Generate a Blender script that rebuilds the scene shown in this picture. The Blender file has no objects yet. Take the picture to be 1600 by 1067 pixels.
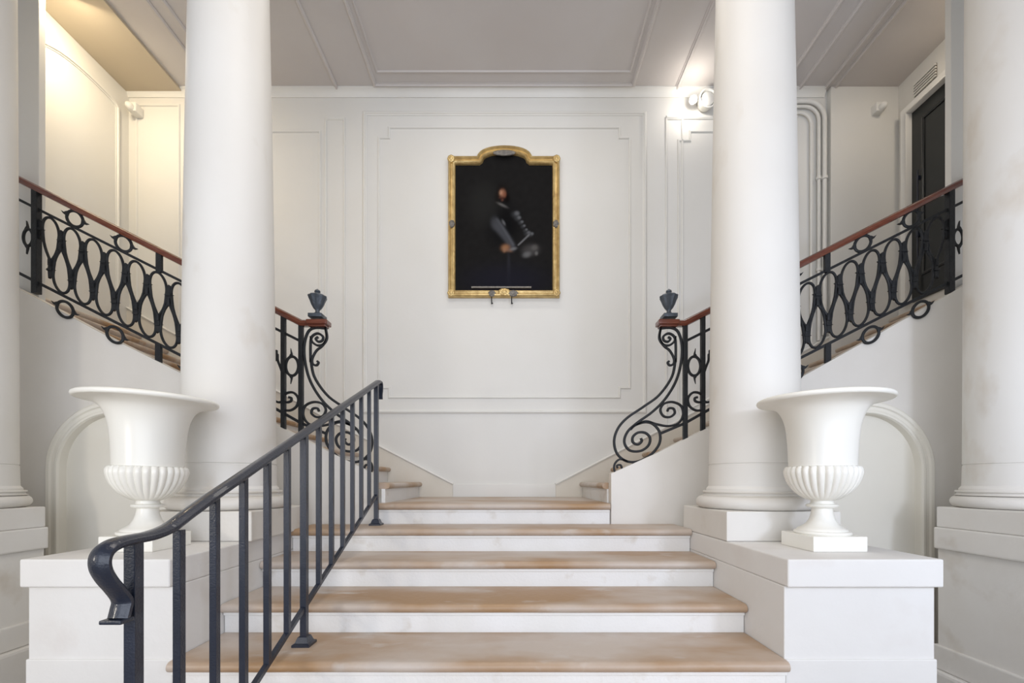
import bpy, bmesh, math, random
from mathutils import Vector, noise
random.seed(4)
PI = math.pi
# ------------------------------------------------------------------ camera
E = 1.508                       # eye height above the hall floor
F, VX, VY = 700.0, 803.0, 750.0 # focal length and vanishing point in photo pixels
sc = bpy.context.scene
C = sc.collection
cam_d = bpy.data.cameras.new('camera'); cam = bpy.data.objects.new('camera', cam_d); C.objects.link(cam)
cam.location = (0, 0, E); cam.rotation_euler = (PI/2, 0, 0)
cam_d.sensor_width = 36; cam_d.lens = F/1600*36
cam_d.shift_x = (800-VX)/1600; cam_d.shift_y = (VY-533.5)/1600
cam_d.clip_start = 0.05
sc.camera = cam
sc.view_settings.view_transform = 'Standard'; sc.view_settings.look = 'None'
sc.view_settings.gamma = 1; sc.view_settings.exposure = 0.12
sc.view_settings.use_curve_mapping = False
# ------------------------------------------------------------------ light
w = bpy.data.worlds.new('world'); sc.world = w; w.use_nodes = True
w.node_tree.nodes['Background'].inputs[0].default_value = (0.84, 0.89, 1.0, 1)
w.node_tree.nodes['Background'].inputs[1].default_value = 1.15
def area(name, loc, rot, size, power, color, sy=None):
    l = bpy.data.lights.new(name, 'AREA'); l.energy = power; l.color = color; l.size = size
    if sy: l.shape = 'RECTANGLE'; l.size_y = sy
    o = bpy.data.objects.new(name, l); o.location = loc; o.rotation_euler = rot; C.objects.link(o); return o
def point(name, loc, power, color, r=0.05):
    l = bpy.data.lights.new(name, 'POINT'); l.energy = power; l.color = color; l.shadow_soft_size = r
    o = bpy.data.objects.new(name, l); o.location = loc; C.objects.link(o); return o
area('entrance_daylight', (0.3, -2.9, 2.0), (math.radians(84), 0, 0), 5.0, 120, (0.84, 0.90, 1.0), 3.0)
area('entrance_window_light_right', (2.6, -0.7, E+0.75), (math.radians(88), 0, math.radians(10)), 0.4, 34, (0.70, 0.79, 1.0))
area('entrance_window_light_left', (-3.2, -0.5, E+0.20), (math.radians(90), 0, math.radians(-20)), 0.4, 20, (1.0, 0.92, 0.80))
area('stairwell_lamp_left', (-3.85, 3.88, E+4.24), (math.radians(26), math.radians(14), 0), 0.25, 18, (1.0, 0.83, 0.58))
area('stairwell_lamp_right', (3.9, 3.88, E+4.24), (math.radians(20), 0, 0), 0.3, 5, (1.0, 0.87, 0.72))
area('hall_ceiling_lamp', (-0.1, 1.6, E+4.2), (0, 0, 0), 1.6, 46, (1.0, 0.93, 0.84))
area('landing_ceiling_lamp', (-0.1, 3.75, E+4.33), (math.radians(8), 0, 0), 2.6, 14, (1.0, 0.95, 0.88), 0.3)

# ------------------------------------------------------------------ materials
def pmat(name, c1, c2=None, rough=0.6, scale=3.0, stretch=(1,1,1), bump=0.0, bscale=60, metallic=0.0, detail=4, contrast=0.25, spec=0.5, c3=None, s3=9.0, coat=0.0):
    m = bpy.data.materials.new(name); m.use_nodes = True
    nt = m.node_tree; b = nt.nodes['Principled BSDF']; N = nt.nodes.new; L = nt.links.new
    b.inputs['Roughness'].default_value = rough; b.inputs['Metallic'].default_value = metallic
    b.inputs['Specular IOR Level'].default_value = spec; b.inputs['Coat Weight'].default_value = coat
    tc = N('ShaderNodeTexCoord'); mp = N('ShaderNodeMapping'); mp.inputs['Scale'].default_value = stretch
    geo = N('ShaderNodeNewGeometry')
    L(geo.outputs['Position'], mp.inputs['Vector'])
    if c2:
        nz = N('ShaderNodeTexNoise'); nz.inputs['Scale'].default_value = scale; nz.inputs['Detail'].default_value = detail
        L(mp.outputs[0], nz.inputs['Vector'])
        mr = N('ShaderNodeMapRange'); mr.inputs[1].default_value = 0.5-contrast; mr.inputs[2].default_value = 0.5+contrast
        L(nz.outputs['Fac'], mr.inputs[0])
        mx = N('ShaderNodeMix'); mx.data_type = 'RGBA'; mx.inputs[6].default_value = (*c1, 1); mx.inputs[7].default_value = (*c2, 1)
        L(mr.outputs[0], mx.inputs[0]); out = mx.outputs[2]
        if c3:
            n3 = N('ShaderNodeTexNoise'); n3.inputs['Scale'].default_value = s3; n3.inputs['Detail'].default_value = 6
            L(mp.outputs[0], n3.inputs['Vector'])
            r3 = N('ShaderNodeMapRange'); r3.inputs[1].default_value = 0.60; r3.inputs[2].default_value = 0.74
            L(n3.outputs['Fac'], r3.inputs[0])
            m3 = N('ShaderNodeMix'); m3.data_type = 'RGBA'; m3.inputs[7].default_value = (*c3, 1)
            L(out, m3.inputs[6]); L(r3.outputs[0], m3.inputs[0]); out = m3.outputs[2]
        L(out, b.inputs['Base Color'])
    else: b.inputs['Base Color'].default_value = (*c1, 1)
    if bump:
        bn = N('ShaderNodeTexNoise'); bn.inputs['Scale'].default_value = bscale; bn.inputs['Detail'].default_value = 3
        L(geo.outputs['Position'], bn.inputs['Vector'])
        bp = N('ShaderNodeBump'); bp.inputs['Strength'].default_value = bump; bp.inputs['Distance'].default_value = 0.01
        L(bn.outputs['Fac'], bp.inputs['Height']); L(bp.outputs[0], b.inputs['Normal'])
    return m
M = {}
M['wall'] = pmat('wall_paint', (0.70, 0.685, 0.64), (0.73, 0.72, 0.685), 0.55, 1.2, bump=0.06, bscale=25)
M['trim'] = pmat('trim_paint', (0.72, 0.705, 0.66), (0.75, 0.74, 0.70), 0.45, 2)
M['skirt'] = pmat('skirting_stone_paint', (0.66, 0.615, 0.53), (0.72, 0.68, 0.60), 0.6, 3, bump=0.08)
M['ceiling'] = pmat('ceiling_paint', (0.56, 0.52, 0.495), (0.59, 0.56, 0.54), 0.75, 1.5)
M['soffit'] = pmat('ceiling_band_bounce_tint', (0.50, 0.43, 0.32), (0.52, 0.45, 0.35), 0.75, 1.5)  # ceiling tone with warm bounce off the lit left wall painted in
M['stone'] = pmat('painted_stone', (0.64, 0.605, 0.55), (0.73, 0.71, 0.67), 0.62, 1.6, bump=0.18, bscale=22, c3=(0.58, 0.53, 0.46), s3=3.0)
M['stringer'] = pmat('stringer_plaster', (0.66, 0.625, 0.57), (0.72, 0.69, 0.64), 0.62, 2.0, bump=0.12, bscale=14)
M['block'] = pmat('pedestal_stone', (0.68, 0.655, 0.62), (0.74, 0.725, 0.70), 0.6, 1.1, bump=0.22, bscale=18, c3=(0.67, 0.635, 0.60), s3=2.5)
M['shaft'] = pmat('column_stone', (0.69, 0.66, 0.61), (0.76, 0.745, 0.71), 0.55, 1.3, stretch=(1,1,0.6), bump=0.1, bscale=12, c3=(0.64, 0.59, 0.52), s3=3.0)
M['tread'] = pmat('worn_limestone_tread', (0.355, 0.22, 0.115), (0.50, 0.43, 0.37), 0.42, 1.3, stretch=(0.8, 1.6, 1), bump=0.22, bscale=30, c3=(0.53, 0.48, 0.43), s3=4.0, contrast=0.10)
M['riser'] = pmat('riser_painted_stone', (0.74, 0.72, 0.68), (0.80, 0.79, 0.77), 0.55, 3, bump=0.15, c3=(0.66, 0.62, 0.56), s3=7)
M['urn'] = pmat('urn_gloss_paint', (0.80, 0.775, 0.70), (0.82, 0.80, 0.74), 0.28, 2)
M['iron'] = pmat('black_wrought_iron', (0.010, 0.011, 0.013), (0.020, 0.022, 0.025), 0.5, 20, bump=0.3, bscale=90, metallic=0.0, spec=0.3)
M['finial'] = pmat('grey_cast_iron', (0.05, 0.06, 0.075), (0.085, 0.10, 0.12), 0.4, 20, bump=0.3, bscale=70, metallic=0.3)
M['steel'] = pmat('dark_blue_gloss_steel', (0.008, 0.012, 0.024), (0.014, 0.019, 0.034), 0.30, 12, bump=0.18, bscale=160, metallic=0.0, coat=0.25, spec=0.4)
M['mahogany'] = pmat('mahogany_handrail', (0.10, 0.022, 0.012), (0.17, 0.045, 0.022), 0.25, 6, stretch=(1,6,6), coat=0.5)
M['gold'] = pmat('gilded_wood', (0.72, 0.54, 0.24), (0.40, 0.26, 0.10), 0.33, 14, bump=0.3, bscale=60, metallic=0.6)
M['tarnish'] = pmat('tarnished_ornament', (0.13, 0.12, 0.11), (0.25, 0.23, 0.20), 0.5, 30, bump=0.6, bscale=80, metallic=0.4)
M['door'] = pmat('dark_door_paint', (0.012, 0.014, 0.014), (0.018, 0.020, 0.020), 0.3, 5)
M['niche'] = pmat('niche_door_paint', (0.78, 0.745, 0.655), (0.81, 0.78, 0.70), 0.5, 2)
M['white'] = pmat('white_plastic', (0.75, 0.74, 0.70), None, 0.4)
M['slot'] = pmat('vent_slot_shadow', (0.16, 0.14, 0.12), None, 0.7)
M['floor'] = pmat('hall_floor_stone', (0.28, 0.25, 0.22), (0.42, 0.38, 0.34), 0.4, 3, bump=0.1)
def emis(name, col, s):
    m = bpy.data.materials.new(name); m.use_nodes = True; b = m.node_tree.nodes['Principled BSDF']
    b.inputs['Emission Color'].default_value = (*col, 1); b.inputs['Emission Strength'].default_value = s; return m
M['lamp'] = emis('lit_lamp_glass', (1.0, 0.93, 0.8), 14)

# ------------------------------------------------------------------ helpers
def W(x, y, Y):                 # a measured photo point taken back into the place at distance Y
    return ((x-VX)/F*Y, (VY-y)/F*Y + E)
def build(name, bm, mat, parent=None, smooth=False, angle=35, tilt=None):
    if tilt:
        px_, pz_, a_ = tilt
        for v in bm.verts:
            dx, dz = v.co.x-px_, v.co.z-pz_
            v.co.x = px_+dx*math.cos(a_)+dz*math.sin(a_); v.co.z = pz_-dx*math.sin(a_)+dz*math.cos(a_)
    bmesh.ops.recalc_face_normals(bm, faces=bm.faces[:])
    me = bpy.data.meshes.new(name); bm.to_mesh(me); bm.free()
    me.materials.append(mat)
    if smooth:
        for p in me.polygons: p.use_smooth = True
        me.set_sharp_from_angle(angle=math.radians(angle))
    o = bpy.data.objects.new(name, me); C.objects.link(o)
    if parent:
        o.parent = parent
        p = parent; off = Vector((0,0,0))
        while p: off += p.location; p = p.parent
        o.location = -off          # meshes are written in world space
        if parent.type == 'MESH': o.location = -off
    return o
def tag(o, label, cat, group=None):
    o['label'] = label; o['category'] = cat
    if group: o['group'] = group
    return o
def struct(o): o['kind'] = 'structure'; return o
def thing(name, label, cat, loc, group=None):
    o = bpy.data.objects.new(name, None); C.objects.link(o); o.location = loc; o.empty_display_size = 0.1
    return tag(o, label, cat, group)
def box(bm, x0, x1, y0, y1, z0, z1, bev=0.0, seg=2):
    x0, x1 = min(x0,x1), max(x0,x1); y0, y1 = min(y0,y1), max(y0,y1); z0, z1 = min(z0,z1), max(z0,z1)
    r = bmesh.ops.create_cube(bm, size=1)
    for v in r['verts']:
        v.co = Vector((x0+(v.co.x+.5)*(x1-x0), y0+(v.co.y+.5)*(y1-y0), z0+(v.co.z+.5)*(z1-z0)))
    if bev:
        es = {e for v in r['verts'] for e in v.link_edges}
        bmesh.ops.bevel(bm, geom=list(es), offset=bev, segments=seg, affect='EDGES', profile=0.6)
    return bm
def nb(): return bmesh.new()
def prism(bm, pts, y0, y1, mp=None):      # outline in (x, z), pushed from y0 to y1
    mp = mp or (lambda u, v, d: (u, d, v))
    a = [bm.verts.new(mp(u, v, y0)) for u, v in pts]; b = [bm.verts.new(mp(u, v, y1)) for u, v in pts]
    n = len(pts)
    bm.faces.new(a); bm.faces.new(b[::-1])
    for i in range(n): bm.faces.new((a[i], b[i], b[(i+1) % n], a[(i+1) % n]))
    return bm
def lathe(bm, prof, cx, cy, seg=48, mod=None):
    rings = []
    for r, z in prof:
        ring = []
        for k in range(seg):
            a = 2*PI*k/seg; rr = r if not mod else mod(r, z, a)
            ring.append(bm.verts.new((cx+rr*math.cos(a), cy+rr*math.sin(a), z)))
        rings.append(ring)
    for i in range(len(rings)-1):
        for k in range(seg):
            bm.faces.new((rings[i][k], rings[i][(k+1) % seg], rings[i+1][(k+1) % seg], rings[i+1][k]))
    bm.faces.new(rings[0]); bm.faces.new(rings[-1][::-1])
    return bm
def sweep(bm, path, prof, mp, closed=False):
    """path in (u, v); prof of (n, d): n along the left normal, d off the plane; mp maps (u, v, d) to the room."""
    n = len(path); rings = []
    for i, (u, v) in enumerate(path):
        p = Vector((u, v))
        a = Vector(path[i-1]) if (i > 0 or closed) else None
        b = Vector(path[(i+1) % n]) if (i < n-1 or closed) else None
        t0 = (p-a).normalized() if a is not None else (b-p).normalized()
        t1 = (b-p).normalized() if b is not None else t0
        n0 = Vector((-t0.y, t0.x)); n1 = Vector((-t1.y, t1.x))
        m = n0+n1
        m = n0 if m.length < 1e-4 else m.normalized()
        k = 1/max(0.35, m.dot(n0))
        rings.append([bm.verts.new(mp(u+m.x*q*k, v+m.y*q*k, d)) for q, d in prof])
    c = len(prof)
    for i in range(n if closed else n-1):
        A, B = rings[i], rings[(i+1) % n]
        for j in range(c): bm.faces.new((A[j], A[(j+1) % c], B[(j+1) % c], B[j]))
    if not closed: bm.faces.new(rings[0]); bm.faces.new(rings[-1][::-1])
    return bm
def rect(wd, dp): return [(-wd/2, -dp/2), (wd/2, -dp/2), (wd/2, dp/2), (-wd/2, dp/2)]
def roundrect(wd, dp, c=0.3):
    a, b = wd/2, dp/2; q = min(a, b)*c*2
    return [(-a+q, -b), (a-q, -b), (a, -b+q), (a, b-q), (a-q, b), (-a+q, b), (-a, b-q), (-a, -b+q)]
def tube(bm, pts, r, seg=14):
    pts = [Vector(p) for p in pts]; rings = []; up = None
    for i, p in enumerate(pts):
        t = ((pts[i+1] if i < len(pts)-1 else p)-(pts[i-1] if i else p)).normalized()
        if up is None: up = t.orthogonal().normalized()
        up = (up-t*up.dot(t)).normalized(); s = t.cross(up)
        rings.append([bm.verts.new(p+(up*math.cos(2*PI*k/seg)+s*math.sin(2*PI*k/seg))*r) for k in range(seg)])
    for i in range(len(rings)-1):
        for k in range(seg): bm.faces.new((rings[i][k], rings[i][(k+1) % seg], rings[i+1][(k+1) % seg], rings[i+1][k]))
    bm.faces.new(rings[0]); bm.faces.new(rings[-1][::-1])
    return bm
def smooth_path(P, n=6, closed=False):
    out = []; m = len(P)
    for i in range(m if closed else m-1):
        g = lambda j: P[j % m] if closed else P[max(0, min(m-1, j))]
        p0, p1, p2, p3 = g(i-1), g(i), g(i+1), g(i+2)
        for k in range(n):
            t = k/n
            out.append(tuple(0.5*((2*p1[c])+(-p0[c]+p2[c])*t+(2*p0[c]-5*p1[c]+4*p2[c]-p3[c])*t*t+(-p0[c]+3*p1[c]-3*p2[c]+p3[c])*t**3) for c in (0, 1)))
    if not closed: out.append(P[-1])
    return out

# ================================================================== the room
YS, YR, YB = 3.60, 3.635, 5.05      # stringer face, railing plane, back wall
ZC = E+4.38
AX, AB = -0.165, -0.11              # axis of the stair, axis of the back wall
XL, XR = -4.34, 4.28
TOP = ZC
struct(build('floor', box(nb(), -6, 6, -3.2, 3.75, -0.2, 0), M['floor']))
struct(build('ceiling', box(nb(), -6, 6, -3.2, 5.3, ZC, ZC+0.2), M['ceiling']))
struct(build('wall_back', box(nb(), XL-0.3, XR+0.3, YB, YB+0.2, 0, ZC), M['wall']))
struct(build('wall_left', box(nb(), XL-0.25, XL, 3.786, YB, 0, ZC), M['wall']))
struct(build('wall_right', box(nb(), XR, XR+0.25, 3.786, YB, 0, ZC), M['wall']))
struct(build('wall_left_pier', box(nb(), XL-1.3, -3.955, 3.73, 3.785, 0, ZC, 0.006), M['wall']))
struct(build('wall_right_pier', box(nb(), 3.64, XR+1.3, 3.73, 3.785, 0, ZC, 0.006), M['wall']))
struct(build('wall_left_hall', box(nb(), -5.6, -5.4, -3.2, 3.73, 0, ZC), M['wall']))
struct(build('wall_right_hall', box(nb(), 5.4, 5.6, -3.2, 3.73, 0, ZC), M['wall']))
struct(build('wall_right_chase', box(nb(), W(1297, 0, 5.0)[0], XR, 4.985, YB, 0, ZC, 0.004), M['wall']))
# cornice between back wall and ceiling
prof = [(0, 0), (0, -0.075), (-0.012, -0.075), (-0.022, -0.05), (-0.045, -0.022), (-0.07, -0.012), (-0.07, 0)]
bm = nb(); prism(bm, [(-p[0], p[1]) for p in prof], XL, W(1292,0,5.0)[0], lambda u, v, d: (d, YB-u, ZC+v)); struct(build('trim_1', bm, M['trim'], smooth=True))
cmap = lambda u, v, d: (u, v, ZC-d)
mould = [(-0.022, -0.002), (-0.022, 0.010), (-0.008, 0.022), (0.006, 0.022), (0.012, 0.010), (0.022, 0.007), (0.022, -0.002)]
bmap = lambda u, v, d: (u, YB-d, v)
small = [(-0.012, -0.002), (-0.012, 0.006), (-0.004, 0.014), (0.006, 0.014), (0.012, 0.005), (0.012, -0.002)]
def ceil_rect(x0, x1, y0, y1): return [(x0, y0), (x1, y0), (x1, y1), (x0, y1)]
struct(build('trim_2', sweep(nb(), ceil_rect(AB-1.43, AB+1.43, 2.2, 4.96), mould, cmap, True), M['ceiling'], smooth=True))
struct(build('trim_3', sweep(nb(), ceil_rect(AB-1.36, AB+1.36, 2.27, 4.80), small, cmap, True), M['ceiling'], smooth=True))
n = 4
for x in (-1.98, 1.82, 2.99, 3.19, 3.48, 3.58, -3.35, -3.20):
    struct(build('trim_%d' % n, sweep(nb(), [(x, 3.3), (x, YB-0.05)], mould, cmap), M['ceiling'], smooth=True)); n += 1
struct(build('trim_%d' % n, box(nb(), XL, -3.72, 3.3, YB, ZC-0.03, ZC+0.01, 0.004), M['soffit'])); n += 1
def wmould(px_pts, Y=YB, closed=True, prof=small, mp=bmap):
    global n
    pts = [W(x, y, Y) for x, y in px_pts]
    o = struct(build('trim_%d' % n, sweep(nb(), pts, prof, mp, closed), M['trim'], smooth=True)); n += 1
    return o
# central wall panel: outer frame, inner frame with notched corners, pilaster strips
wmould([(570, 643), (1007, 643), (1007, 178), (570, 178)], prof=mould)
wmould([(608, 621), (968, 621), (968, 606), (984, 606), (984, 216), (968, 216), (968, 200), (608, 200), (608, 216), (592, 216), (592, 606), (608, 606)])
wmould([(509, 690), (509, 186), (538, 186), (538, 706)], closed=False)
wmould([(1041, 700), (1041, 186), (1066, 186), (1066, 690)], closed=False)
wmould([(1041, 184), (1245, 184)], closed=False, prof=mould)
wmould([(1075, 670), (1060, 640), (1060, 220), (1078, 220), (1078, 206), (1225, 206), (1225, 560), (1075, 640)], closed=False)
wmould([(500, 640), (500, 206), (320, 206), (320, 556)], closed=False)
wmould([(280, 520), (280, 165), (214, 165), (214, 470)], closed=False)
# left side wall panel with a curved head, and its jamb line
lmap = lambda u, v, d: (XL+d, u, v)
lp = [(4.90, E+1.9), (4.90, E+4.07), (4.82, E+4.11), (4.5, E+4.12), (4.22, E+4.07), (3.95, E+3.93)]
lp = lp[:2]+smooth_path(lp[1:], 5)[1:]
struct(build('trim_%d' % n, sweep(nb(), lp, mould, lmap), M['trim'], smooth=True)); n += 1
# skirting of the landing and along the side flights
SL = 0.50
def skirt():
    zl = E-0.188; top = W(0, 756, YB)[1]
    x0, x1 = W(708, 0, YB)[0], W(868, 0, YB)[0]
    struct(build('baseboard_back', box(nb(), x0, x1, YB-0.022, YB+0.01, zl-0.01, top, 0.004), M['trim']))
    for nm, xs, ex, s in (('baseboard_back_left', x0, XL, -1), ('baseboard_back_right', x1, XR, 1)):
        ln = abs(ex-xs); rise1 = 1.2; 
        pts = [(xs, zl-0.01), (xs, top)]
        pts += [(xs+s*1.3, top+1.3*0.515), (ex, top+1.3*0.515+(ln-1.3)*0.555), (ex, zl-0.01)]
        struct(build(nm, prism(nb(), pts, YB-0.03, YB+0.005), M['skirt']))
        b = nb(); sweep(b, [(xs, top), (xs+s*1.3, top+1.3*0.515), (ex, top+1.3*0.515+(ln-1.3)*0.555)], [(-0.012, -0.0), (-0.012, 0.04), (0.0, 0.046), (0.012, 0.036), (0.012, 0.0)], bmap)
        struct(build(nm+'_cap', b, M['trim'], smooth=True))
skirt()

# ================================================================== arched niches and stringer walls
def stringer(side):
    R = side > 0
    if R: px = [(955, 740), (1030, 706), (1107, 668), (1178, 631), (1249, 591), (1360, 529), (1475, 464), (1640, 368)]
    else: px = [(585, 740), (510, 704), (433, 665), (357, 626), (281, 582), (165, 524), (59, 467), (-95, 386)]
    top = [W(x, y, YS) for x, y in px]
    cx = W(1351, 0, YS)[0] if R else W(181, 0, YS)[0]
    r = 0.475; zs = W(0, 733, YS)[1]
    s = 1 if R else -1
    arch = [(cx+s*r, 0)]+[(cx+s*r*math.cos(a*PI/28), zs+r*math.sin(a*PI/28)) for a in range(29)]+[(cx-s*r, 0)]
    pts = [(top[0][0], 0)]+top+[(top[-1][0], 0)]+arch
    struct(build('wall_right_stringer' if R else 'wall_left_stringer', prism(nb(), pts, YS, YS+0.10), M['stringer']))
    d = build('door_2' if R else 'door_1', prism(nb(), [(cx+s*(r+0.03), 0)]+[(cx+s*(r+0.03)*math.cos(a*PI/28), zs+(r+0.03)*math.sin(a*PI/28)) for a in range(29)]+[(cx-s*(r+0.03), 0)], YS+0.045, YS+0.09), M['niche'])
    struct(d)
    fr = [(-0.05, 0.0), (-0.05, 0.022), (-0.035, 0.034), (-0.012, 0.034), (-0.004, 0.022), (0.018, 0.022), (0.03, 0.03), (0.045, 0.03), (0.052, 0.015), (0.052, -0.045), (-0.0, -0.045)]
    fr = [(q*(-1 if R else 1), dd) for q, dd in fr]
    pa = [(cx+s*(r+0.02), 0)]+[(cx+s*(r+0.02)*math.cos(a*PI/36), zs+(r+0.02)*math.sin(a*PI/36)) for a in range(37)]+[(cx-s*(r+0.02), 0)]
    b = sweep(nb(), pa, [(-q, dd) for q, dd in fr] , lambda u, v, dd: (u, YS-dd, v))
    struct(build('trim_%d' % (n+(0 if R else 1)), b, M['niche'], smooth=True, angle=20))
stringer(1); stringer(-1); n += 2

# ================================================================== central staircase
T1 = -0.848; RH = 0.165; RD = 0.384; Y1 = 2.113
LX, RX = AX-1.45, AX+1.45
def nosing_slab(x0, x1, y0, y1, ztop, th=0.05):
    """slab along x with a rounded front edge"""
    b = nb(); pr = []
    for k in range(9):
        a = -PI/2+PI*k/8
        pr.append((y0+th/2-math.cos(a)*th/2*1.1, ztop-th/2+math.sin(a)*th/2))
    pr = [(y1, ztop-th)]+pr+[(y1, ztop)]
    N = 24; rings = []
    for i in range(N+1):
        x = x0+(x1-x0)*i/N
        wear = 0.004*noise.noise(Vector((x*1.6, y0*3, ztop*5)))
        rings.append([b.verts.new((x, y+wear*(1 if y < y1-0.05 else 0), z+(wear*0.6 if z > ztop-th*0.6 and y < y1-0.05 else 0))) for y, z in pr])
    c = len(pr)
    for i in range(N):
        for j in range(c): b.faces.new((rings[i][j], rings[i][(j+1) % c], rings[i+1][(j+1) % c], rings[i+1][j]))
    b.faces.new(rings[0]); b.faces.new(rings[-1][::-1])
    return b
st = thing('staircase', 'broad central flight of worn brown limestone steps with white risers', 'stairs', (AX, 1.9, 0))
levels = [(k, E+T1+RH*k, Y1+RD*k) for k in range(-3, 4)]
for k, z, y in levels:
    build('tread', nosing_slab(LX+0.004, RX-0.004, y-0.04, min(y+RD+0.004, 3.599), z), M['tread'], st, True)
    b = nb(); box(b, LX+0.004, RX-0.004, y, y+0.03, z-RH, z-0.05); box(b, LX+0.004, RX-0.004, y-0.014, y+0.001, z-0.068, z-0.0505, 0.004)
    build('riser', b, M['riser'], st)
# landing
zl = E-0.188; bl, br = W(588, 0, 3.62)[0]+0.0, W(953, 0, 3.62)[0]
build('landing_tread', nosing_slab(bl+0.012, br-0.006, 3.565, YB-0.032, zl), M['tread'], st, True)
b = nb(); box(b, bl+0.012, br-0.006, 3.605, 3.64, zl-RH, zl-0.05); box(b, bl+0.012, br-0.006, 3.592, 3.606, zl-0.068, zl-0.0505, 0.004); build('riser', b, M['riser'], st)

# ------------------------------------------------------------------ side flights
def flight(side):
    R = side > 0
    f = thing('side_staircase', 'stone flight climbing %s from the landing behind the iron balustrade' % ('right' if R else 'left'), 'stairs', (AB+side*1.2, 4.3, zl), 'side flights of the staircase')
    xs = [0.765+0.115, 1.115+0.115, 1.465+0.115, 1.815+0.115]
    while len(xs) < 13: xs.append(xs[-1]+0.298)
    for k in range(12):
        x0 = AB+side*xs[k]-(0 if R else 0.075); x1 = AB+side*(xs[k+1]+0.03)
        lim = (XR-0.004 if R else XL+0.004)
        if side*(lim-x0) < 0.05: break
        if side*(lim-x1) < 0.06: x1 = lim
        ya_ = 3.79 if k >= 7 else YS+0.105
        yb_ = 4.98 if (R and x1 > W(1297, 0, 5.0)[0]-0.01) else YB-0.035
        z = E-0.023+RH*k
        # slab along y with rounded nosing towards the centre
        b = nb(); th = 0.05; pr = []
        for q in range(9):
            a = -PI/2+PI*q/8
            pr.append((x0+side*(th/2-math.cos(a)*th/2*1.1-0.035), z-th/2+math.sin(a)*th/2))
        pr = [(x1, z-th)]+pr+[(x1, z)]
        prism(b, pr, ya_, yb_)
        build('tread', b, M['tread'], f, True)
        build('riser', box(nb(), x0, x0+side*0.03, ya_, yb_, z-RH, z-0.05), M['riser'], f)
flight(1); flight(-1)

# ================================================================== columns
def column(cx, cy, r, rt, label, z0=E-0.19, ph=0.345, pz=0.181, back=None, flare=0.085):
    c = thing('stone_column', label, 'column', (cx, cy, z0-pz), 'row of stone columns')
    top = TOP+0.0
    prof = [(r*1.0+0.012, z0+0.128)]
    hts = [0.13, 0.6, 1.2, 1.8, 2.4, 3.0, 3.6, top-z0]
    for i, h in enumerate(hts):
        t = h/hts[-1]
        prof.append((r+(rt-r)*(t**1.6), z0+h))
    prof = [(r+0.018, z0+0.118), (r+0.018, z0+0.132), (r+0.004, z0+0.15), (r+0.001, z0+0.291), (r-0.003, z0+0.294), (r-0.003, z0+0.298), (r+0.001, z0+0.301)]+[p for p in prof if p[1] > z0+0.31]
    build('shaft', lathe(nb(), prof, cx, cy, 72), M['shaft'], c, True)
    R0 = r+flare
    bp = [(r+0.03, z0)]
    for k in range(11):
        a = -PI/2+PI*k/10
        bp.append((R0-0.042+0.042*math.cos(a), z0+0.042+0.042*math.sin(a)))
    bp += [(r+0.045, z0+0.086), (r+0.032, z0+0.092), (r+0.028, z0+0.102), (r+0.036, z0+0.106), (r+0.04, z0+0.111), (r+0.036, z0+0.118), (r+0.01, z0+0.1185)]
    build('base', lathe(nb(), bp, cx, cy, 72), M['stone'], c, True)
    b = box(nb(), cx-ph, cx+ph, cy-ph, back or cy+ph, z0-pz, z0, 0.008)
    build('plinth', b, M['stone'], c)
    return c
XO = (-3.755, 3.425)
CL = (-1.93, 3.05); CR = (1.63, 3.05)
column(CL[0], CL[1], 0.278, 0.214, 'tall pale stone column rising behind the left urn')
column(CR[0], CR[1], 0.278, 0.214, 'tall pale stone column rising behind the right urn')
column(XO[1], 2.98, 0.315, 0.30, 'stone column at the right edge of the photo, beyond the right arched door', ph=0.385, pz=0.145, back=3.225, flare=0.065)
column(XO[0], 2.98, 0.315, 0.30, 'stone column at the left edge of the photo, beyond the left arched door', ph=0.385, pz=0.145, back=3.225, flare=0.065)
# the tall blocks carrying the outer columns
def outer_block(side):
    R = side > 0
    cx = XO[1] if R else XO[0]
    o = thing('column_pedestal', 'tall moulded stone pedestal under the outermost %s column' % ('right' if R else 'left'), 'pedestal', (cx, 2.98, 0), 'pedestals under the outer columns')
    x0, x1 = (cx-0.385, 5.4) if R else (-5.4, cx+0.385)
    e = 0.0
    z1 = E-0.335
    build('cap', box(nb(), x0-(0.012 if R else 0), x1+(0 if R else 0.012), 1.2, 3.235, z1-0.155, z1-0.001, 0.012), M['stone'], o)
    zb = E-1.18 if R else E-0.98
    build('body', box(nb(), x0+(0.012 if R else 0), x1-(0 if R else 0.012), 1.21, 3.225, zb-0.01, z1-0.155, 0.004), M['stone'], o)
    b = nb()
    zc = E-1.35 if R else E-1.14
    box(b, x0-(0.01 if R else 0), x1+(0 if R else 0.01), 1.19, 3.245, zc, zb, 0.01)
    box(b, x0-(0.05 if R else 0), x1+(0 if R else 0.05), 1.15, 3.28, 0.0, zc-0.001, 0.02)
    build('base_moulding', b, M['stone'], o)
outer_block(1); outer_block(-1)

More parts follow.
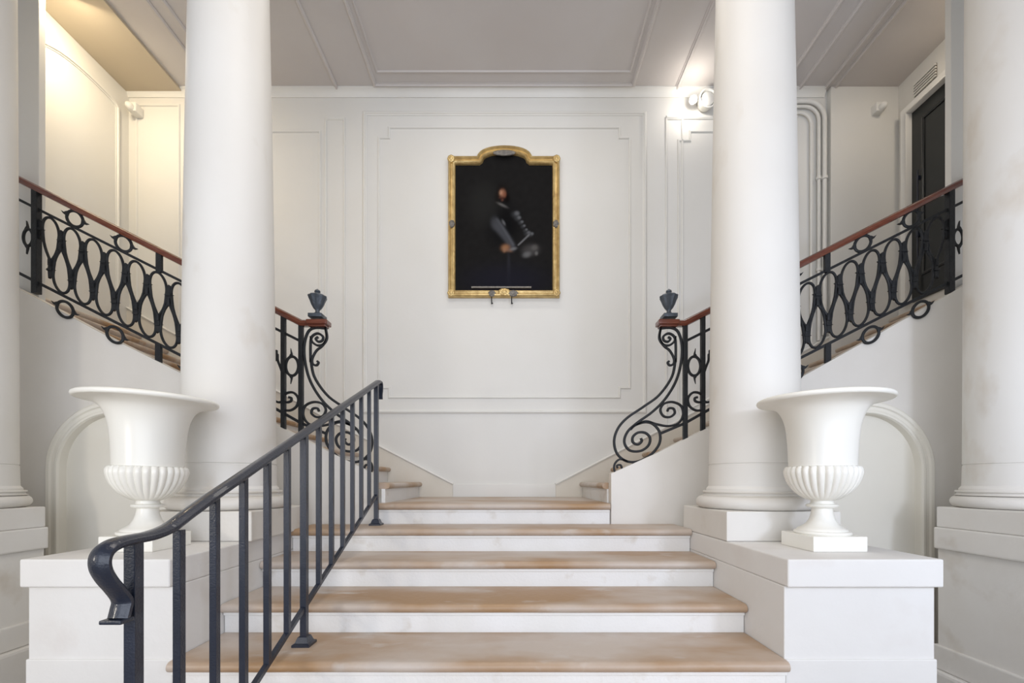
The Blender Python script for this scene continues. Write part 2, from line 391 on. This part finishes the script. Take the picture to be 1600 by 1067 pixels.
# ================================================================== pedestals beside the stair
def pedestal(side):
    R = side > 0
    x0, x1 = (RX, 2.018) if R else (-2.32, LX)
    o = thing('urn_pedestal', 'painted stone block with overhanging cap beside the steps, carrying the %s urn' % ('right' if R else 'left'), 'pedestal', ((x0+x1)/2, 2.8, 0), 'stone pedestals flanking the steps')
    zt = E-0.372
    lo, hi = (x0, x1) if R else (x0, x1)
    build('body', box(nb(), lo+(0 if R else 0.012), hi-(0.018 if R else 0), 2.13, 3.595, 0, zt-0.132, 0.006), M['block'], o)
    build('cap', box(nb(), lo, hi, 2.1, 3.595, zt-0.132, zt, 0.01, 3), M['block'], o)
    b = nb(); y0=2.122; z=E-0.75
    box(b, lo+(0.004 if R else 0.006), hi-(0.012 if R else 0.004), y0, 2.14, 0.0, z-0.1, 0.006)
    build('footing', b, M['block'], o)
pedestal(1); pedestal(-1)

# ================================================================== urns
def urn(cx, cy, label, tilt=0.0):
    zt = E-0.372
    u = thing('garden_urn', label, 'urn', (cx, cy, zt), 'white garden urns on the pedestals')
    build('plinth', box(nb(), cx-0.14, cx+0.14, cy-0.14, cy+0.14, zt, zt+0.08, 0.005), M['urn'], u)
    L = lambda z: E+z
    TT = (cx, zt+0.08, math.radians(tilt)) if tilt else None
    foot = [(0.132, L(-0.292)), (0.136, L(-0.285)), (0.132, L(-0.276)), (0.120, L(-0.272)), (0.116, L(-0.264)), (0.10, L(-0.255)), (0.078, L(-0.24)), (0.062, L(-0.215)), (0.054, L(-0.19)), (0.050, L(-0.165)), (0.049, L(-0.152)), (0.055, L(-0.149)), (0.072, L(-0.146)), (0.077, L(-0.139)), (0.072, L(-0.132)), (0.056, L(-0.128)), (0.052, L(-0.118)), (0.055, L(-0.104))]
    build('foot', lathe(nb(), foot, cx, cy, 64), M['urn'], u, True, tilt=TT)
    bowl = []
    for k in range(21):
        t = k/20; a = t*PI*0.62
        bowl.append((t, 0))
    pts = smooth_path([(0.050, -0.112), (0.085, -0.100), (0.130, -0.066), (0.163, -0.020), (0.180, 0.028), (0.181, 0.055), (0.172, 0.072), (0.158, 0.076)], 4)
    NF = 30
    def mod(r, z, a):
        lv = z-E
        if lv > 0.074 or lv < -0.108: return r
        t = min(1, (lv+0.108)/0.08)
        s = abs(math.sin(a*NF/2))
        return r-0.0115*t*(1-s**0.7)
    build('gadrooned_bowl', lathe(nb(), [(r, E+z) for r, z in pts], cx, cy, NF*8, mod), M['urn'], u, True, 60, TT)
    body = smooth_path([(0.158, 0.070), (0.159, 0.10), (0.161, 0.16), (0.165, 0.22), (0.171, 0.275), (0.181, 0.325), (0.197, 0.365), (0.218, 0.392), (0.250, 0.409), (0.285, 0.418), (0.308, 0.421)], 4)
    body += [(0.314, 0.425), (0.317, 0.433), (0.315, 0.442), (0.304, 0.449), (0.262, 0.444), (0.208, 0.415), (0.170, 0.345), (0.152, 0.275), (0.142, 0.16), (0.05, 0.13)]
    build('bell_body', lathe(nb(), [(r, E+z) for r, z in body], cx, cy, 80), M['urn'], u, True, 50, TT)
urn(1.685, 2.45, 'white gadrooned urn with flared rim on the right pedestal')
urn(-2.005, 2.45, 'cream white gadrooned urn with flared rim on the left pedestal', 1.3)

# ================================================================== iron balustrades
def balustrade(side):
    R = side > 0
    mx = (lambda x: x) if R else (lambda x: 1541-x)
    Pp = lambda x, y: W(mx(x), y, YR)
    wm = lambda dy=0.0: (lambda u, v, d: (u, YR+d+dy, v))
    o = thing('iron_balustrade', 'black wrought iron balustrade with mahogany handrail on the %s flight' % ('right' if R else 'left'), 'railing', (*[Pp(1070, 690)[0]], YR, Pp(1070, 690)[1]), 'balustrades of the side flights')
    hy = lambda x: 498.5-0.508*(x-1070.5)
    XE = 1532
    IR = M['iron']
    def bar(name, pts, wd, dp, mat=IR, sm=False, dy=0, par=o, prof=None):
        return build(name, sweep(nb(), [Pp(*p) for p in pts], prof or rect(wd, dp), wm(dy)), mat, par, sm)
    # handrail with the level cap over the console
    hp = [(-0.024, -0.024), (-0.026, 0.0), (-0.024, 0.024), (-0.006, 0.032), (0.014, 0.028), (0.026, 0.014), (0.028, 0.0), (0.026, -0.014), (0.014, -0.028), (-0.006, -0.032)]
    if not R: hp = [(-a, b) for a, b in hp]
    bar('handrail', [(1032, 505.5), (1069, 505.5), (XE, hy(XE)+6)], 0, 0, M['mahogany'], True, prof=hp)
    cb = nb(); x, z = Pp(1043, 505.5); box(cb, x-0.085, x+0.085, YR-0.05, YR+0.05, z-0.018, z+0.022, 0.01, 3); box(cb, x-0.07, x+0.07, YR-0.04, YR+0.04, z-0.034, z-0.017, 0.005)
    build('newel_cap', cb, M['mahogany'], o)
    # finial
    fx, fz = Pp(1045, 498); f = 0.00524
    b = nb(); box(b, fx-0.055, fx+0.055, YR-0.055, YR+0.055, fz, fz+0.03, 0.004)
    up = [(0.030, 3), (0.034, 5), (0.022, 7), (0.018, 9), (0.020, 11), (0.034, 14), (0.052, 20), (0.066, 27), (0.074, 30), (0.078, 31.5), (0.076, 33), (0.058, 34.5), (0.040, 36), (0.026, 37.5), (0.020, 38.5), (0.026, 40), (0.022, 42), (0.010, 43.5), (0.004, 44.5)]
    lathe(b, [(r*0.92, fz+0.028+(h-3)*f*0.98*1.0) for r, h in up], fx, YR, 40, lambda r, z, a: r*(1+0.05*math.cos(10*a)*(1 if r > 0.03 else 0)))
    build('finial', b, M['finial'], o, True)
    # thin rails
    bar('upper_rail', [(1070.5, hy(1070.5)+35), (XE, hy(XE)+37.5)], 0.020, 0.014)
    bar('lower_rail', [(1030, 678), (1070.5, 661), (1249, 560), (XE, hy(XE)+152)], 0.022, 0.016)
    # posts
    def post(x, y0, y1, wd=0.034):
        x0, z0 = Pp(x, y0); _, z1 = Pp(x, y1)
        build('post', box(nb(), x0-wd/2, x0+wd/2, YR-wd/2, YR+wd/2, z1, z0, 0.003), IR, o)
    post(1070.5, 508, 687); post(1098, hy(1098)+10, 673)
    post(1484, hy(1484)+8, 459, 0.046)
    def short(x, a, b):
        x0, z0 = Pp(x, a); _, z1 = Pp(x, b); build('short_post', box(nb(), x0-0.022, x0+0.022, YR-0.012, YR+0.012, z1, z0), IR, o)
    short(1292, hy(1292)+8, hy(1292)+40); short(1293, hy(1293)+152, hy(1293)+183)
    # teardrop loops
    PIT = 33.6
    def pear(xc, top):
        H = 71.0; rr = 13.0
        pts = []
        K = 22
        for k in range(K+1):
            a = math.radians(-14+(180+28)*k/K)
            pts.append((rr*math.cos(a), 22-20.5*math.sin(a)))
        # long legs meeting in a point
        pts = [(0.9, H), (2.6, H-6), (6.6, 57), (10.8, 44)]+pts+[(-10.8, 44), (-6.6, 57), (-2.6, H-6), (-0.9, H)]
        pts = smooth_path(pts, 2)
        res = []
        for dx, dy in pts:
            x = xc+dx
            y = hy(x)+(39.5+dy if top else 150-dy) if True else 0
            res.append(Pp(x, y))
        sec = roundrect(0.0180, 0.018, 0.25)
        b = sweep(nb(), res, sec, wm())
        # clasp at the point, and spiked collars on the flanks
        cx_, cy_ = Pp(xc, hy(xc)+(39.5+H if top else 150-H))
        box(b, cx_-0.014, cx_+0.014, YR-0.016, YR+0.016, cy_-0.03, cy_+0.03, 0.007)
        box(b, cx_-0.007, cx_+0.007, YR-0.010, YR+0.010, cy_-(0.058 if top else -0.0), cy_+(0.058 if not top else 0.0), 0.003)
        build('teardrop_loop', b, IR, o, True, 45)
    def collar(xc, top):
        off = 39.5+28 if top else 150-28
        cx_, cz = Pp(xc, hy(xc)+off)
        b = nb(); box(b, cx_-0.021, cx_+0.021, YR-0.017, YR+0.017, cz-0.010, cz+0.010, 0.004)
        prism(b, [(cx_-0.020, cz-0.006), (cx_-0.040, cz+0.006), (cx_-0.020, cz+0.006)], YR-0.006, YR+0.006)
        prism(b, [(cx_+0.020, cz-0.006), (cx_+0.040, cz-0.002), (cx_+0.020, cz+0.006)], YR-0.006, YR+0.006)
        z2 = cz+(0.070 if top else -0.070)
        prism(b, [(cx_-0.016, cz), (cx_+0.016, cz), (cx_+0.018, z2), (cx_+0.003, z2+0.012), (cx_-0.012, z2)], YR-0.010, YR+0.010)
        z3 = cz+(-0.075 if top else 0.075)
        prism(b, [(cx_-0.019, cz), (cx_+0.019, cz), (cx_+0.008, z3), (cx_-0.008, z3)], YR-0.009, YR+0.009)
        build('collar', b, IR, o)
    for i in range(-5, 6):
        pear(1293.7+PIT*i, True)
        if i < 5: pear(1293.7+PIT*(i+0.5), False)
        collar(1293.7+PIT*(i+0.5), True)
        collar(1293.7+PIT*i, False)
    pear(1293.7-PIT*5.5, False)
    # oval rings with leaf tails
    def ring(x, y, vert=False, rx=14.0, ry=11.0, tail=10, dy=0.0):
        ang = 0.0 if vert else math.atan(0.50)
        def tr(dx, dyy):
            if vert: dx, dyy = dyy*0.82, -dx
            else:
                c, s = math.cos(ang), math.sin(ang); dx, dyy = dx*c-dyy*s*0.5, dx*s+dyy
            return Pp(x+dx, y-dyy)
        pts = [tr(rx*math.cos(2*PI*k/28), ry*math.sin(2*PI*k/28)) for k in range(28)]
        b = nb(); sweep(b, pts, roundrect(0.021, 0.016, 0.25), wm(dy), True)
        for s in (-1, 1):
            tl = [(s*rx*0.80, 7.2), (s*(rx+2.0), 4.4), (s*(rx+4.5), 2.2), (s*(rx+tail), 2.6), (s*(rx+5.5), -0.4), (s*(rx+0.8), -1.4), (s*rx*0.9, -4)]
            prism(b, [tr(*q) for q in tl], YR+dy-0.007, YR+dy+0.007)
        build('oval_ring', b, IR, o, True, 45)
    for x in (1158, 1234, 1348, 1424): ring(x, hy(x)+23)
    for x in (1158, 1236, 1353, 1430): ring(x, hy(x)+171, dy=-0.048)
    # the panel between the two lower posts
    Q = lambda a, b_: (940+a/3.333, 440+b_/3.333)
    ring(*Q(482, 440), vert=True, rx=15, ry=12, tail=13)
    ring(1497, 371, vert=True, rx=13, ry=9, tail=13)
    def scroll(name, pts, wd=0.0150, dp=0.020):
        P2 = smooth_path([Q(*p) for p in pts], 6)
        return build(name, sweep(nb(), [Pp(*p) for p in P2], roundrect(wd*1.2, dp, 0.2), wm()), IR, o, True, 50)
    scroll('scroll', [(527, 668), (490, 670), (458, 648), (450, 608), (475, 578), (512, 582), (527, 608), (512, 628), (488, 622), (486, 606), (500, 602)])
    scroll('console_band', [(300, 245), (360, 240), (398, 262), (418, 330), (414, 420), (386, 520), (330, 612), (262, 680), (185, 735), (135, 782), (118, 835), (145, 878), (200, 882), (242, 855), (252, 815), (228, 788), (190, 786), (163, 808), (163, 836), (188, 848), (208, 832), (204, 815)], 0.0165)
    scroll('console_band', [(385, 420), (386, 340), (380, 290), (350, 270), (322, 285), (324, 306), (345, 313), (358, 298), (346, 288)], 0.0150)
    scroll('console_band', [(385, 400), (366, 495), (300, 590), (220, 650), (130, 712), (82, 770), (65, 835), (82, 898), (130, 935), (190, 936), (255, 902), (300, 845), (302, 785), (268, 742), (225, 732), (175, 748), (150, 770)], 0.0165)
    scroll('scroll', [(308, 240), (300, 295), (325, 335), (355, 360), (376, 400), (374, 428), (355, 436), (344, 422), (352, 414)], 0.0140)
    scroll('scroll', [(308, 245), (302, 290), (318, 325), (350, 332), (378, 312), (384, 285)], 0.0140)
    scroll('scroll', [(180, 745), (230, 727), (285, 742), (345, 752), (398, 738), (424, 695), (414, 648), (370, 627), (325, 636), (306, 668), (322, 700), (355, 705), (380, 686), (374, 662), (350, 660), (342, 676)])
    scroll('scroll', [(135, 936), (95, 925), (68, 950), (68, 988), (92, 1000), (106, 978), (98, 955), (80, 958), (84, 972)], 0.0130)
    return o
balustrade(1); balustrade(-1)

# ================================================================== modern steel handrail on the stair
def steel_rail():
    XS = -1.08
    o = thing('metal_handrail', 'dark blue steel handrail with square bars descending the central steps', 'handrail', (XS, 1.273, E-1.343))
    mp = lambda u, v, d: (XS+d, u, v)
    lv = lambda Y: E+0.232+0.428*(Y-2.281)         # rail centre
    path = [(1.225, E-0.378), (1.232, E-0.355), (1.236, E-0.333), (1.215, E-0.300), (1.190, E-0.268), (1.172, E-0.235), (1.170, E-0.205), (1.185, E-0.183), (1.215, E-0.172), (1.260, E-0.168), (1.330, E-0.165), (1.400, E-0.150), (1.47, lv(1.47)-0.003)]
    path = smooth_path(path, 5)
    path += [(1.47+i*0.1, lv(1.47+i*0.1)) for i in range(1, 21)]+[(3.52, lv(3.52))]
    tailp = smooth_path([(3.52, lv(3.52)), (3.575, lv(3.575)-0.003), (3.60, lv(3.60)-0.03), (3.602, lv(3.6)-0.075), (3.588, lv(3.6)-0.115), (3.592, lv(3.6)-0.15)], 5)
    path += tailp[1:]
    pr = [(-0.011, -0.022), (-0.011, 0.022), (-0.004, 0.028), (0.005, 0.028), (0.008, 0.021), (0.013, 0.016), (0.015, 0.0), (0.013, -0.016), (0.008, -0.021), (0.005, -0.028), (-0.004, -0.028)]
    tr = build('top_rail', sweep(nb(), path, pr, mp), M['steel'], o, True, 40)
    b = nb(); box(b, XS-0.030, XS+0.030, 1.196, 1.240, E-0.388, E-0.376, 0.004); build('end_curl', b, M['steel'], tr)
    lo = lambda Y: E-0.665+0.444*(Y-2.281)
    build('bottom_rail', sweep(nb(), [(1.273, lo(1.273)), (3.516, lo(3.516))], rect(0.020, 0.022), mp), M['steel'], o)
    for i in range(14):
        Y = 1.273+0.1725*i
        top = (lv(Y) if Y > 1.5 else (E-0.168 if i == 0 else E-0.152+0.0))-0.008
        if i in (0, 6, 13):
            base = {0: E-1.343, 6: E+T1, 13: E+T1+3*RH}[i]
            p = build('post', box(nb(), XS-0.016, XS+0.016, Y-0.016, Y+0.016, base+0.004, top, 0.002), M['steel'], o)
            b = nb(); 
            prof = [(0.045, 0), (0.045, 0.012), (0.034, 0.018), (0.024, 0.045), (0.017, 0.05)]
            rings = [[b.verts.new((XS+sx*r, Y+sy*r, base+h)) for sx, sy in ((-1,-1),(1,-1),(1,1),(-1,1))] for r, h in prof]
            for q in range(4):
                for j in range(4): b.faces.new((rings[q][j], rings[q][(j+1)%4], rings[q+1][(j+1)%4], rings[q+1][j]))
            b.faces.new(rings[0]); b.faces.new(rings[-1])
            build('post_foot', b, M['steel'], p)
        else:
            h = 0.0125
            build('baluster', box(nb(), XS-h, XS+h, Y-h, Y+h, lo(Y)-0.004, top, 0.002), M['steel'], o)
steel_rail()

# ================================================================== portrait
def portrait():
    YP = YB
    o = thing('framed_painting', 'dark oil portrait of a man in armour in arched gilt frame on back wall', 'painting', (W(787, 0, YP)[0], YP-0.03, W(0, 467, YP)[1]))
    arch = lambda xl, xr, ya, ys, N=14: [((xl+xr)/2+(xr-xl)/2*math.cos(PI*k/N)*1.0, ys-(ys-ya)*math.sin(PI*k/N)**0.9) for k in range(N+1)]
    # frame centre line (clockwise in px), ogee shoulders either side of the arch
    px = [(707, 460.5), (707, 255), (748, 255)]
    px += [(750+0, 253.5)]+[(788.5-37.5*math.cos(a), 253-14.5*math.sin(a)**0.85) for a in [PI*k/16 for k in range(1, 16)]]+[(827, 253.5)]
    px += [(829, 255), (868, 255), (868, 460.5)]
    P2 = [W(x, y, YP) for x, y in px]
    pr = [(0.042, 0.0), (0.042, 0.045), (0.034, 0.062), (0.020, 0.066), (0.006, 0.048), (-0.006, 0.050), (-0.016, 0.058), (-0.028, 0.048), (-0.036, 0.028), (-0.040, 0.0)]
    fm = lambda u, v, d: (u, YP-d-0.004, v)
    fr = build('frame', sweep(nb(), P2, pr, fm, True), M['gold'], o, True, 55)
    # canvas: pigment laid down vertex by vertex
    x0, z0 = W(710, 457, YP); x1, _ = W(865, 0, YP)
    def topz(x):
        px_ = x/YP*F+VX
        t = (px_-788.5)/38
        y = 257 if abs(t) >= 1 else 256-15*math.sqrt(1-t*t)
        return W(0, y, YP)[1]
    NX, NY = 110, 150
    blobs = []   # (x, y, rx, ry, angle, colour, strength)
    add = lambda *a: blobs.append(a)
    add(784.5, 305, 8.5, 12.0, 0, (0.005, 0.0035, 0.003), 1.0); add(792, 312, 4, 7, 0, (0.005, 0.0035, 0.003), 1.0)      # hair
    add(776.5, 312, 4, 7, 0, (0.006, 0.004, 0.003), 1.0)
    add(785, 303.5, 4.3, 5.5, 0, (0.30, 0.14, 0.085), 1.0)     # face
    add(782.5, 302.5, 1.8, 3, 0, (0.46, 0.25, 0.16), 0.8)
    add(788.5, 306, 2.2, 4, 0, (0.20, 0.07, 0.04), 0.7)
    add(783, 310.5, 3.2, 1.1, 0, (0.10, 0.03, 0.02), 0.9)       # moustache
    add(785, 314, 1.8, 1.8, 0, (0.16, 0.06, 0.04), 0.7)
    add(781.6, 302.2, 1.2, 0.6, 0, (0.04, 0.02, 0.02), 0.8)
    add(787.2, 302.2, 1.2, 0.6, 0, (0.04, 0.02, 0.02), 0.8)
    add(785, 322, 8.0, 1.8, -0.45, (0.22, 0.21, 0.20), 0.9)     # collar
    add(787, 352, 24, 30, 0, (0.0055, 0.0055, 0.006), 1.0)        # torso
    for t in range(26):                                         # sash across the breast
        q = t/25; add(771+31*q, 348+40*q**1.2, 5.0-1*q, 8.5-2.5*q, 0, (0.060, 0.062, 0.070), 0.30)
        add(776+26*q, 344+40*q**1.15, 1.6, 2.4, 0, (0.11, 0.115, 0.13), 0.25)
    for x, y, r in ((807.5, 335, 3.4), (811, 341.5, 2.6), (815.5, 348, 2.0), (819, 354, 1.8), (822.5, 360, 1.6), (826, 365, 2.6), (831, 366.5, 2.2)):
        add(x, y, r, r*0.9, 0, (0.15, 0.155, 0.165), 0.8); add(x-2.5, y+1.5, r*1.6, r*1.4, 0, (0.05, 0.052, 0.056), 0.5)
    for t in range(16): add(810+t*1.1, 384-t*1.05, 1.3, 1.1, 0, (0.20, 0.20, 0.205), 0.5)
    add(787, 349, 1.5, 4.5, 0.5, (0.13, 0.13, 0.14), 0.8)
    add(790, 388.5, 6.2, 5.0, 0.1, (0.25, 0.125, 0.065), 0.95)   # hand
    add(795, 392, 5, 2.4, -0.3, (0.20, 0.11, 0.07), 0.8)
    add(788, 392, 2.2, 3.2, 0, (0.24, 0.13, 0.08), 0.7)
    add(802, 390, 5, 2.2, 0.2, (0.15, 0.15, 0.155), 0.8)
    add(829, 392, 12, 8, 0.1, (0.055, 0.052, 0.052), 0.85)       # glove and cuff
    add(823, 399, 6, 4, 0.3, (0.14, 0.14, 0.14), 0.7)
    add(835, 388, 5, 4, 0.2, (0.10, 0.095, 0.09), 0.7)
    add(838, 397, 2.2, 2.8, 0, (0.17, 0.165, 0.16), 0.6)
    add(795, 425, 2.5, 28, 0, (0.028, 0.028, 0.034), 0.7)       # baton
    add(755, 320, 22, 30, 0, (0.019, 0.019, 0.018), 0.8)
    add(790, 440, 60, 24, 0, (0.013, 0.013, 0.020), 0.8)
    def col(px_, py_):
        c = [0.0125, 0.0120, 0.0118]
        g = 0.0016*noise.noise(Vector((px_*0.12, py_*0.12, 3)))
        c = [max(0.003, q+g) for q in c]
        for bx, by, rx, ry, an, cc, s in blobs:
            dx, dy = px_-bx, py_-by
            ca, sa = math.cos(an), math.sin(an)
            u, v = dx*ca-dy*sa, dx*sa+dy*ca
            e = (u/rx)**2+(v/ry)**2
            if e < 6:
                k = s*math.exp(-(e*0.8)**1.5)
                c = [a*(1-k)+b_*k for a, b_ in zip(c, cc)]
        return c
    bm = nb(); lay = bm.verts.layers.float_color.new('pigment'); g = []
    for j in range(NY+1):
        row = []
        for i in range(NX+1):
            x = x0+(x1-x0)*i/NX; z = z0+(topz(x)-z0)*j/NY
            v = bm.verts.new((x, YP-0.018, z)); px_ = x/YP*F+VX; py_ = VY-(z-E)/YP*F
            v[lay] = (*col(px_, py_), 1); row.append(v)
        g.append(row)
    for j in range(NY):
        for i in range(NX): bm.faces.new((g[j][i], g[j][i+1], g[j+1][i+1], g[j+1][i]))
    bm2 = bm
    m = bpy.data.materials.new('oil_paint_canvas'); m.use_nodes = True; nt = m.node_tree; b = nt.nodes['Principled BSDF']
    at = nt.nodes.new('ShaderNodeAttribute'); at.attribute_name = 'pigment'; nt.links.new(at.outputs['Color'], b.inputs['Base Color'])
    b.inputs['Roughness'].default_value = 0.9; b.inputs['Specular IOR Level'].default_value = 0.03
    ex = bmesh.ops.extrude_face_region(bm2, geom=bm2.faces[:])
    for e in ex['geom']:
        if isinstance(e, bmesh.types.BMVert): e.co.y += 0.014
    build('canvas', bm2, m, o)
    # tarnished crest, side bosses, foot ornament, corner leaves
    def boss(name, cx, cy, rx, ry, mat, nl=7, dep=0.07):
        b = nb(); X, Z = W(cx, cy, YP); sx, sz = rx/F*YP, ry/F*YP
        for k in range(nl):
            a = PI*2*k/nl
            u = bmesh.ops.create_uvsphere(b, u_segments=10, v_segments=8, radius=1)
            for v in u['verts']: v.co = Vector((X+sx*0.55*math.cos(a)+v.co.x*sx*0.45, YP-dep+0.01+v.co.y*0.014, Z+sz*0.55*math.sin(a)+v.co.z*sz*0.5))
        u = bmesh.ops.create_uvsphere(b, u_segments=14, v_segments=10, radius=1)
        for v in u['verts']: v.co = Vector((X+v.co.x*sx*0.6, YP-dep+0.01+v.co.y*0.02, Z+v.co.z*sz*0.6))
        build(name, b, mat, o, True, 60)
    boss('crest_ornament', 788, 245, 18, 4.5, M['tarnish'], 11)
    boss('side_ornament', 707, 354.5, 5, 6, M['tarnish']); boss('side_ornament', 868, 354.5, 5, 6, M['tarnish'])
    boss('foot_ornament', 788, 460, 10, 6, M['gold'], 9); boss('foot_ornament', 769, 462, 6, 5, M['tarnish']); boss('foot_ornament', 802, 462, 8, 5, M['tarnish'], 8)
    for x, y in ((706, 254), (869, 254), (706, 461), (869, 461)): boss('corner_ornament', x, y, 6, 6, M['gold'], 8)
    for x in (768.5, 799.5):
        X, Z = W(x, 465, YP)
        build('hanging_hook', tube(nb(), [(X, YP-0.05, Z), (X, YP-0.055, Z-0.06), (X, YP-0.04, Z-0.085), (X+0.01, YP-0.02, Z-0.07)], 0.006, 8), M['iron'], o, True)
    xa, za = W(737, 451, YP); xb, _ = W(830, 0, YP)
    build('nameplate', box(nb(), xa, xb, YP-0.05, YP-0.03, za-0.012, za+0.006, 0.002), M['tarnish'], o)
portrait()

# ================================================================== small fittings
def bendpath(x0, z0, x1, z1, y, r, N=8):
    pts = [(x0, y, z0)]
    for k in range(N+1):
        a = PI/2*k/N
        pts.append((x1-r+r*math.sin(a), y, z0-r+r*math.cos(a)))
    pts.append((x1, y, z1)); return pts
for i, (px, py, rad, y, rb, lab, col) in enumerate(((1289.5, 157, 0.024, 5.012, 0.19, 'thickest white painted pipe bending down beside the right chase', True),
                                          (1281, 164.5, 0.017, 5.018, 0.15, 'middle white painted pipe bending down the back wall', True),
                                          (1269.5, 174, 0.014, 5.02, 0.13, 'innermost thin white painted pipe bending down the back wall', False))):
    X, Z = W(px, py, 5.0)
    t = thing('wall_pipe', lab, 'pipe', (X, y, E+1.3), 'heating pipes on the back wall')
    zb = E+1.62+(0.0 if i == 0 else -0.06*i)
    pp = build('pipe_run', tube(nb(), bendpath(2.45, Z, X, zb, y, rb), rad, 16), M['trim'], t, True)
    if col:
        for yy in (277, 420):
            zc = W(0, yy, 5.0)[1]
            b = nb(); lathe(b, [(rad+0.001, zc-0.018), (rad+0.010, zc-0.014), (rad+0.010, zc+0.014), (rad+0.001, zc+0.018)], X, y, 20)
            build('pipe_collar', b, M['trim'], t, True)
# dark door in the right side wall
XD = XR
dz0, dz1 = E+1.90, E+3.93
ya, yb = 3.95, 4.80
d = struct(build('door_3', box(nb(), XD-0.02, XD+0.01, ya, yb, dz0, dz1), M['door']))
b = nb(); rm = lambda u, v, dd: (XD-dd, u, v)
sweep(b, [(4.12, dz0+0.25), (4.12, dz1-0.16), (yb-0.14, dz1-0.16), (yb-0.14, dz0+0.25)], [(-0.015, 0.02), (-0.015, 0.03), (0, 0.036), (0.015, 0.03), (0.015, 0.02)], rm, True)
build('door_panel', b, M['door'], d)
b = nb(); tube(b, [(XD-0.045, 4.70, dz0+0.1), (XD-0.045, 4.70, dz0+1.35)], 0.008, 10); box(b, XD-0.055, XD-0.02, 4.685, 4.715, E+2.55, E+2.63, 0.003); box(b, XD-0.05, XD-0.02, 4.69, 4.71, E+3.15, E+3.19, 0.003); build('door_bolt', b, M['steel'], d)
b = nb(); sweep(b, [(yb+0.045, dz0), (yb+0.045, dz1+0.045), (ya-0.05, dz1+0.045)], [(-0.05, 0.0), (-0.05, 0.05), (-0.03, 0.075), (0.01, 0.06), (0.045, 0.085), (0.05, 0.07), (0.05, 0.0)], rm)
struct(build('trim_%d' % n, b, M['trim'], smooth=True)); n += 1
# vent grille above it
v = thing('vent_grille', 'small slatted vent grille above the dark door on the right wall', 'vent', (XR, 4.72, E+4.07))
y0v, y1v, z0v, z1v = 4.53, 4.78, E+4.08, E+4.22
b = nb(); box(b, XR-0.008, XR+0.005, y0v, y1v, z0v, z1v, 0.002); build('backing', b, M['slot'], v)
for k in range(5):
    zz = z0v+0.012+k*0.029
    build('slat', box(nb(), XR-0.022, XR-0.006, y0v, y1v, zz-0.0075, zz+0.0045, 0.001), M['trim'], v)
# sensors high in both rear corners
def sensor(x, z, y, label, s):
    t = thing('motion_sensor', label, 'sensor', (x, y, z), 'motion sensors in the rear corners')
    b = nb(); box(b, x-0.045, x+0.045, y-0.02, YB-0.0, z-0.05, z+0.05, 0.012, 3)
    build('housing', b, M['white'], t, True)
    b = nb(); u = bmesh.ops.create_uvsphere(b, u_segments=20, v_segments=12, radius=1)
    for q in u['verts']: q.co = Vector((x-s*0.01+q.co.x*0.038, y-0.03+q.co.y*0.05, z-0.012+q.co.z*0.042))
    build('lens', b, M['white'], t, True)
X, Z = W(1374, 168, 4.93); sensor(X, Z, 4.93, 'small white sensor high on the wall beside the dark door', -1)
X, Z = W(208, 168, 4.96); sensor(X, Z, 4.96, 'small pale sensor high in the left rear corner', 1)
# spotlights on the back wall beside the right column
t = thing('wall_spotlight', 'lit white twin spotlight under the ceiling beside the right column', 'light', (*[W(1092, 0, 4.95)[0]], YB, W(0, 152, 4.95)[1]))
X, Z = W(1094, 158, YB)
build('mount', box(nb(), X-0.05, X+0.05, YB-0.05, YB, Z-0.04, Z+0.04, 0.01), M['white'], t)
def head(px, py, y, mat_in, aim, k=1.0):
    X, Z = W(px, py, y); b = nb()
    lathe(b, [(0.030, 0.09), (0.055, 0.06), (0.066, 0.0), (0.070, -0.01), (0.060, -0.012), (0.050, 0.02)], 0, 0, 32)
    from mathutils import Matrix
    q = Vector((0, 0, -1)).rotation_difference(Vector(aim).normalized()).to_matrix()
    for vv in b.verts: vv.co = q @ (vv.co*k) + Vector((X, y, Z))
    h = build('lamp_head', b, M['white'], t, True, 50)
    b = nb(); lathe(b, [(0.0495, 0.0), (0.04, -0.006), (0.001, -0.01)], 0, 0, 28)
    for vv in b.verts: vv.co = q @ (vv.co*k) + Vector((X, y, Z))
    build('lamp_glass', b, mat_in, h, True)
    return X, y, Z
X, Y_, Z = head(1083, 156, 4.93, M['lamp'], (-0.25, -0.8, -0.5), 0.6)
head(1106, 154, 4.93, M['white'], (0.05, -1, -0.1), 1.45)
point('spotlight_glow', (X-0.03, Y_-0.10, Z-0.05), 3.6, (1.0, 0.93, 0.84), 0.03)
